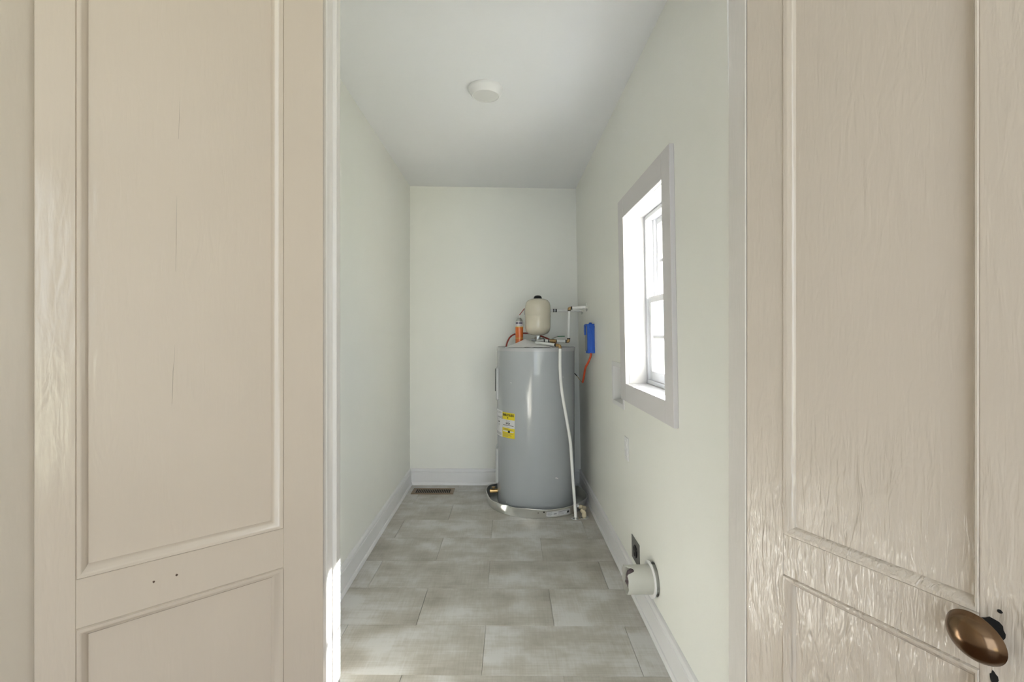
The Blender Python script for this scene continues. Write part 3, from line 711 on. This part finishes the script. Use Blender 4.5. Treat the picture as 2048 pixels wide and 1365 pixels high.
# red supply cable arched over the lid
rp = [(1012.5, 693.5, 3.73), (1015, 684, 3.75), (1020.5, 674.5, 3.78), (1029, 669, 3.81), (1041, 667, 3.83), (1060, 667.5, 3.83), (1078, 671.5, 3.80), (1094, 677.2, 3.75), (1106, 683.5, 3.735), (1116, 690.5, 3.73)]
rt = [px(*p) for p in rp]; rt[0].z = TT+0.004; rt[-1].z = TT+0.007
tag(link('red_hose', TUBE(smooth_path(rt, 8), 0.0062, 12), 'red_tube'), 'dark red flexible tube arching over the water heater lid', 'hose')

# spray foam can
FX, FY = 0.1048, 3.735
can = thing('spray_can', 'orange spray foam can with red straw on the water heater lid', 'spray can', (FX, FY, TT))
FM = Matrix.Translation((FX, FY, TT+0.001))
zt = px(0, 643.5, FY).z-TT; zb1 = px(0, 654.5, FY).z-TT; zb2 = px(0, 649, FY).z-TT
link('can_body', LATHE([(0.026, 0.0005), (0.0290, 0.001), (0.0296, 0.006), (0.0296, zb1)], 32, FM), 'orange', can)
link('yellow_stripe', LATHE([(0.0298, zb1-0.003), (0.0298, zb1+0.002)], 32, FM, cap=False), 'can_yellow', can)
link('label_band', LATHE([(0.0296, zb1), (0.0296, zt-0.002), (0.0285, zt)], 32, FM), 'can_band', can)
link('yellow_stripe', LATHE([(0.0298, 0.064), (0.0298, 0.068)], 32, FM, cap=False), 'can_yellow', can)
def on_can(z, r=0.0300): return lambda x, y: Vector((FX+r*math.sin(x/r-0.1), FY-r*math.cos(x/r-0.1), TT+z+y))
# the can's name is too blurred to read: dark letter-like blocks stand where the print is
for i, (x, w, h) in enumerate(((-0.026, 0.007, 0.017), (-0.017, 0.008, 0.018), (-0.008, 0.007, 0.018), (0.006, 0.008, 0.017), (0.015, 0.007, 0.018), (0.024, 0.007, 0.016))):
    g = on_can(zb2+0.008); bm = bmesh.new()
    bm.faces.new([bm.verts.new(g(x-w/2+w*a, h*(b-0.5))) for a, b in ((0, 0.05), (1, 0), (1, 0.95), (0, 1))]); link('print_block', bm, 'can_ink', can)
for i, x in enumerate((-0.020, -0.008, 0.008, 0.018)):
    g = on_can(zb1+0.009); bm = bmesh.new()
    bm.faces.new([bm.verts.new(g(x-0.003+0.006*a, 0.008*(b-0.5))) for a, b in ((0, 0), (1, 0), (1, 1), (0, 1))]); link('print_block', bm, 'grey_ink', can)
link('dome', LATHE([(0.0290, zt-0.003), (0.0280, zt+0.002), (0.0265, zt+0.003), (0.0240, zt+0.012), (0.017, zt+0.022), (0.010, zt+0.027), (0.004, zt+0.029)], 32, FM), 'steel', can)
link('valve', LATHE([(0.0075, zt+0.026), (0.0075, zt+0.033), (0.005, zt+0.036), (0.0045, zt+0.046), (0.001, zt+0.047)], 16, FM), 'pex', can)
s0 = Vector((FX, FY, TT+zt+0.046))
link('straw', TUBE(smooth_path([s0, px(1038.8, 630.8, FY), px(1042, 626.5, FY), px(1049.2, 617.3, FY-0.004)], 6), 0.0030, 10), 'red_tube', can)
link('straw_tail', TUBE([px(1049.2, 617.3, FY-0.004), px(1049.5, 630, FY-0.002)], 0.0012, 8), 'black', can)

# papers on the lid
def sheet(name, label, pts_fn, nu=22, nv=12, th=0.0006):
    bm = bmesh.new(); g = [[bm.verts.new(pts_fn(i/nu, j/nv)) for i in range(nu+1)] for j in range(nv+1)]
    for j in range(nv):
        for i in range(nu): bm.faces.new((g[j][i], g[j][i+1], g[j+1][i+1], g[j+1][i]))
    ex = bmesh.ops.extrude_face_region(bm, geom=list(bm.faces))
    for v in [e for e in ex['geom'] if isinstance(e, bmesh.types.BMVert)]: v.co.z += th
    return tag(link(name, bm, 'paper', smooth=60), label, 'paper', 'papers on the water heater lid')
def s_big(u, v):                             # tented sheet, ridge running from back to front
    X = 0.010+0.315*u+0.012*(v-0.5); Y = 3.455+0.235*v
    ridge = max(0.0, 1-abs(u-0.42)/0.42)**1.15 if u < 0.42 else max(0.0, 1-(u-0.42)/0.58)**1.4
    z = TT+0.005+0.056*ridge*(0.04+0.96*v)+0.0018*math.sin(9*u+3*v)*math.sin(math.pi*v)
    return Vector((X, Y, z))
sheet('paper_sheet', 'large tented white paper sheet leaning at the spray can', s_big)
def s_flat(u, v):
    X = -0.004+0.13*u+0.02*v; Y = 3.505+0.11*v-0.06*u
    d = math.hypot(X-TX, Y-TY); z = TT+0.0032+0.001*math.sin(7*u)*math.sin(5*v)**2
    if d > TR: z -= (d-TR)*0.35
    return Vector((X, Y, z))
sheet('paper_sheet', 'flat white paper drooping over the water heater lid edge', s_flat)
def s_front(u, v):
    X = 0.125+0.20*u; Y = 3.418+0.034*v
    z = TT+0.0045+0.010*math.sin(math.pi*u)*(0.4+0.6*v)+0.0022*math.sin(16*u+2*v)
    return Vector((X, Y, z))
sheet('paper_sheet', 'narrow folded white paper under the front of the tented sheet', s_front)

# taped electrical box and its orange cable
BXW = (3.345, 3.505, 1.138, 1.330)
tb = thing('taped_box', 'grey electrical box wrapped in blue painter tape on the wall', 'electrical box', WR @ Vector((0, 3.42, 1.138)))
link('box_body', BX(-0.042, 0.0, BXW[0]+0.004, BXW[1], BXW[2]+0.006, BXW[3]-0.006, bev=0.003, mtx=WR), 'grey_box', tb)
def tape(w0, w1, y0, y1, z0, z1, seed, amp=0.002):
    random.seed(seed); bm = BX(w0, w1, y0, y1, z0, z1)
    bmesh.ops.subdivide_edges(bm, edges=bm.edges, cuts=4, use_grid_fill=True)
    for v in bm.verts: v.co = WR @ (v.co+Vector((random.uniform(-amp, 0), random.uniform(-amp, amp), random.uniform(-amp, amp)*1.6)))
    return link('tape_strip', bm, 'blue_tape', tb, smooth=0)
tape(-0.047, 0.0, BXW[0]-0.002, BXW[0]+0.012, BXW[2], BXW[3]-0.012, 1)
tape(-0.0475, -0.004, BXW[0]-0.005, BXW[0]+0.004, BXW[3]-0.05, BXW[3]+0.002, 2)
tape(-0.047, -0.001, BXW[0]-0.002, BXW[1]-0.02, BXW[3]-0.010, BXW[3]+0.004, 3)
tape(-0.0465, -0.040, BXW[1]-0.06, BXW[1]+0.002, BXW[3]-0.07, BXW[3]-0.002, 4)
tape(-0.047, -0.001, BXW[0]-0.002, BXW[0]+0.09, BXW[2]-0.003, BXW[2]+0.012, 5)
tape(-0.030, -0.012, BXW[0]+0.03, BXW[0]+0.05, BXW[3]+0.002, BXW[3]+0.012, 6)
tape(-0.0465, -0.040, BXW[0]-0.001, BXW[0]+0.04, BXW[2]+0.002, BXW[3]-0.004, 7)
oc = thing('orange_cable', 'orange electrical cable hanging from the blue taped box', 'cable', px(1165.8, 764.6, 3.53))
cpts = [(1182.5, 703, 3.365), (1181.3, 713, 3.37), (1176.6, 725, 3.39), (1171.2, 735.5, 3.42), (1168.9, 746.5, 3.45), (1167.2, 757, 3.49), (1165.4, 765, 3.53)]
link('cable_jacket', TUBE(smooth_path([px(*p) for p in cpts], 8), 0.0072, 12), 'orange_cable', oc)
link('bare_wire', TUBE(smooth_path([px(1165.5, 765, 3.53), px(1162.5, 763.8, 3.56), px(1155, 754, 3.575), px(1152, 750.5, 3.58)], 6), 0.0022, 8), 'brass', oc)
link('black_wire', TUBE(smooth_path([px(1153.5, 752, 3.575), px(1151, 749.2, 3.585), px(1149.5, 747.6, 3.60)], 6), 0.0040, 8), 'black', oc)

# ------------------------------------------------------------------ wall fittings
lb = thing('laundry_outlet_box', 'white recessed laundry outlet box beside the window casing', 'outlet box', WR @ Vector((0, 2.667, LB[2])))
def wl(nm, w0, w1, y0, y1, z0, z1, m, p, bev=0.001): return link(nm, BX(w0, w1, y0, y1, z0, z1, bev=bev, mtx=WR), m, p)
f0, f1, g0, g1 = LB[0]-0.016, LB[1]+0.018, LB[2]-0.018, LB[3]+0.018
for a in ((f0, LB[0]+0.006, g0, g1), (LB[1]-0.006, f1, g0, g1), (LB[0]+0.006, LB[1]-0.006, g0, LB[2]+0.006), (LB[0]+0.006, LB[1]-0.006, LB[3]-0.006, g1)):
    wl('face_frame', -0.005, 0.0, *a, 'plate', lb)
wl('back_panel', 0.080, 0.084, LB[0]+0.001, LB[1]-0.001, LB[2]+0.001, LB[3]-0.001, 'plate', lb)
wl('side_panel', 0.0, 0.08, LB[1]-0.006, LB[1]-0.001, LB[2]+0.001, LB[3]-0.001, 'plate', lb)
wl('side_panel', 0.0, 0.08, LB[0]+0.001, LB[0]+0.006, LB[2]+0.001, LB[3]-0.001, 'plate', lb)
wl('side_panel', 0.0, 0.08, LB[0]+0.006, LB[1]-0.006, LB[2]+0.001, LB[2]+0.006, 'plate', lb)
wl('side_panel', 0.0, 0.08, LB[0]+0.006, LB[1]-0.006, LB[3]-0.006, LB[3]-0.001, 'plate', lb)

wp = thing('wall_plate', 'small white outlet plate on the wall under the window', 'outlet plate', WR @ Vector((0, 2.497, 0.62)))
wl('plate', -0.006, 0.0, 2.462, 2.532, 0.622, 0.742, 'plate', wp, 0.0025)
for z in (0.660, 0.704): wl('socket_face', -0.0085, -0.005, 2.479, 2.515, z-0.017, z+0.017, 'plate', wp, 0.003)

do = thing('dryer_outlet', 'dark steel dryer outlet plate above the stub of vent pipe', 'electrical outlet', WR @ Vector((0, 2.36, 0.165)))
D0, D1, Dz0, Dz1 = 2.290, 2.425, 0.166, 0.278
wl('plate', -0.004, 0.0, D0, D1, Dz0, Dz1, 'dark_steel', do, 0.0015)
dc = (2.352, 0.222)
bm = bmesh.new()
lathe(bm, [(0.030, 0.0), (0.030, 0.003), (0.027, 0.005), (0.003, 0.005)], 28, axis_mtx(WR @ Vector((-0.004, dc[0], dc[1])), WR.to_3x3() @ Vector((-1, 0, 0))))
sk = link('socket', bm, 'socket', do)
for dy, dz in ((0.010, 0.012), (-0.012, 0.010), (0.0, -0.013)):
    wl('slot', -0.0096, -0.0088, dc[0]+dy-0.003, dc[0]+dy+0.003, dc[1]+dz-0.008, dc[1]+dz+0.008, 'dark', sk, 0)
for y, z in ((2.385, 0.260), (2.33, 0.181), (2.322, 0.239)):
    link('screw', LATHE([(0.004, 0), (0.004, 0.0012), (0.001, 0.002)], 10, axis_mtx(WR @ Vector((-0.0042, y, z)), (-1, 0, 0))), 'chrome', do)

# dryer vent stub with loose ring and torn end
vp = thing('vent_pipe', 'pale plastic dryer vent stub with loose ring and chipped end', 'vent pipe', VENT+Vector((0, 0, -0.067)))
out = WR.to_3x3() @ Vector((-1, 0, 0)); VM = axis_mtx(VENT, out, Vector((0, 0, 1)))
VR, VLn = 0.0570, 0.124
bm = bmesh.new(); n = 64
def vlen(a):                                # a = 0 at the top; a bite is missing from the upper side that faces the doorway
    a = (a+math.pi) % (2*math.pi)-math.pi
    return VLn-0.030*math.exp(-((a+0.42)/0.30)**4)-0.0012*math.sin(9*a)
rings = []
for r, z0 in ((VR, -0.05), (VR, None), (VR-0.0035, None), (VR-0.0035, -0.05)):
    rg = []
    for i in range(n):
        a = 2*math.pi*i/n; z = z0 if z0 is not None else vlen(a)
        rg.append(bm.verts.new(VM @ Vector((r*math.cos(a), r*math.sin(a), z))))
    rings.append(rg)
for A_, B_ in zip(rings, rings[1:]+rings[:1]):
    for i in range(n):
        j = (i+1) % n; bm.faces.new((A_[i], A_[j], B_[j], B_[i]))
link('pipe_stub', bm, 'pvc_grey', vp, smooth=40)
bm = LATHE([(VR+0.0006, 0.018), (VR+0.0165, 0.018), (VR+0.0165, 0.0225), (VR+0.0006, 0.0225), (VR+0.0006, 0.018)], 48, VM @ Matrix.Rotation(0.05, 4, 'X'), cap=False)
link('flange_ring', bm, 'plate', vp)
random.seed(5)
bm = bmesh.new(); bmesh.ops.create_icosphere(bm, subdivisions=4, radius=1.0)
for v in bm.verts:
    q = v.co.copy(); k = 1+0.13*math.sin(7*q.x+3*q.y)*math.sin(6*q.y+4*q.z)+0.06*math.sin(17*q.x+11*q.z)
    v.co = VM @ Vector((q.x*0.0455*k, q.y*0.0455*k, 0.084+q.z*0.036*k))
tag(link('plastic_bag', bm, 'rag', smooth=70), 'crumpled dark plastic stuffed inside the vent pipe stub', 'bag')

# floor register
rg = thing('floor_register', 'brown metal floor register near the end wall', 'floor vent', (-0.579, 3.928, 0))
gx0, gx1, gy0, gy1 = -0.747, -0.412, 3.858, 3.998
for a in ((gx0, gx1, gy0, gy0+0.024), (gx0, gx1, gy1-0.024, gy1), (gx0, gx0+0.030, gy0+0.024, gy1-0.024), (gx1-0.030, gx1, gy0+0.024, gy1-0.024)):
    link('frame_bar', BX(a[0], a[1], a[2], a[3], 0.0005, 0.006, bev=0.0015), 'register', rg)
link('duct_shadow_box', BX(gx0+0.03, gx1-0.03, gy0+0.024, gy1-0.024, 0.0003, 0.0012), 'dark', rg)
nb = 19
for i in range(1, nb):
    x = gx0+0.03+(gx1-gx0-0.06)*i/nb
    link('slat', BX(x-0.0022, x+0.0022, gy0+0.022, gy1-0.022, 0.001, 0.005), 'register', rg, smooth=0)

# ceiling light
LXc, LYc = -0.098, 2.445
lz = ceil_z(LXc)
cl = thing('ceiling_light', 'flat white round flush ceiling light, switched off', 'ceiling light', (LXc, LYc, lz))
LMx = Matrix.Translation((LXc, LYc, lz+0.001)) @ Matrix.Rotation(math.pi, 4, 'X') @ Matrix.Rotation(-0.0197, 4, 'Y')
link('trim_ring', LATHE([(0.083, -0.002), (0.0865, 0.002), (0.0875, 0.010), (0.085, 0.018), (0.078, 0.030), (0.070, 0.040), (0.0665, 0.0425), (0.0645, 0.0415), (0.0640, 0.039)], 56, LMx), 'plate', cl)
link('lens', LATHE([(0.0642, 0.036), (0.0640, 0.0400), (0.050, 0.0425), (0.030, 0.0440), (0.001, 0.0445)], 56, LMx), 'opal', cl)

# ------------------------------------------------------------------ outdoors
tag(link('ground', BX(1.0, 120, -40, 120, -0.6, -0.5), 'lawn', smooth=0), 'pale winter lawn outside the window', 'lawn', kind='structure')
def bare_tree(label, base, height, seed):
    rnd = random.Random(seed); root = thing('bare_tree', label, 'tree', base, 'bare trees outside the window')
    tb_, bb = bmesh.new(), bmesh.new()
    def grow(bm, p, d, ln, r, depth):
        pts = [p]; rr = [r]; q = p.copy(); dd = d.copy()
        for k in range(4):
            dd = (dd+Vector((rnd.uniform(-.16, .16), rnd.uniform(-.16, .16), rnd.uniform(-.05, .12)))).normalized()
            q = q+dd*ln/4; pts.append(q.copy()); rr.append(r*(1-0.14*(k+1)))
        tube(bm, pts, rr, 6 if depth < 3 else 4)
        if depth < 5:
            for k in range(3 if depth < 4 else 2):
                i = rnd.choice((2, 3, 4)) if k else 4
                a = rnd.uniform(0, 2*math.pi); sp = rnd.uniform(0.35, 0.8)
                nd = (dd+Vector((math.cos(a)*sp, math.sin(a)*sp, rnd.uniform(-0.1, 0.4)))).normalized()
                grow(bb, pts[i], nd, ln*rnd.uniform(0.62, 0.8), rr[i]*0.62, depth+1)
    grow(tb_, Vector(base), Vector((0, 0, 1)), height*0.3, height*0.022, 0)
    link('trunk', tb_, 'bark', root); link('branches', bb, 'bark', root)
bare_tree('bare grey tree closest to the window', (6.1, 14.0, -0.5), 8.0, 1)
bare_tree('tall bare tree beyond the first one outside the window', (9.6, 22.0, -0.5), 11.0, 2)
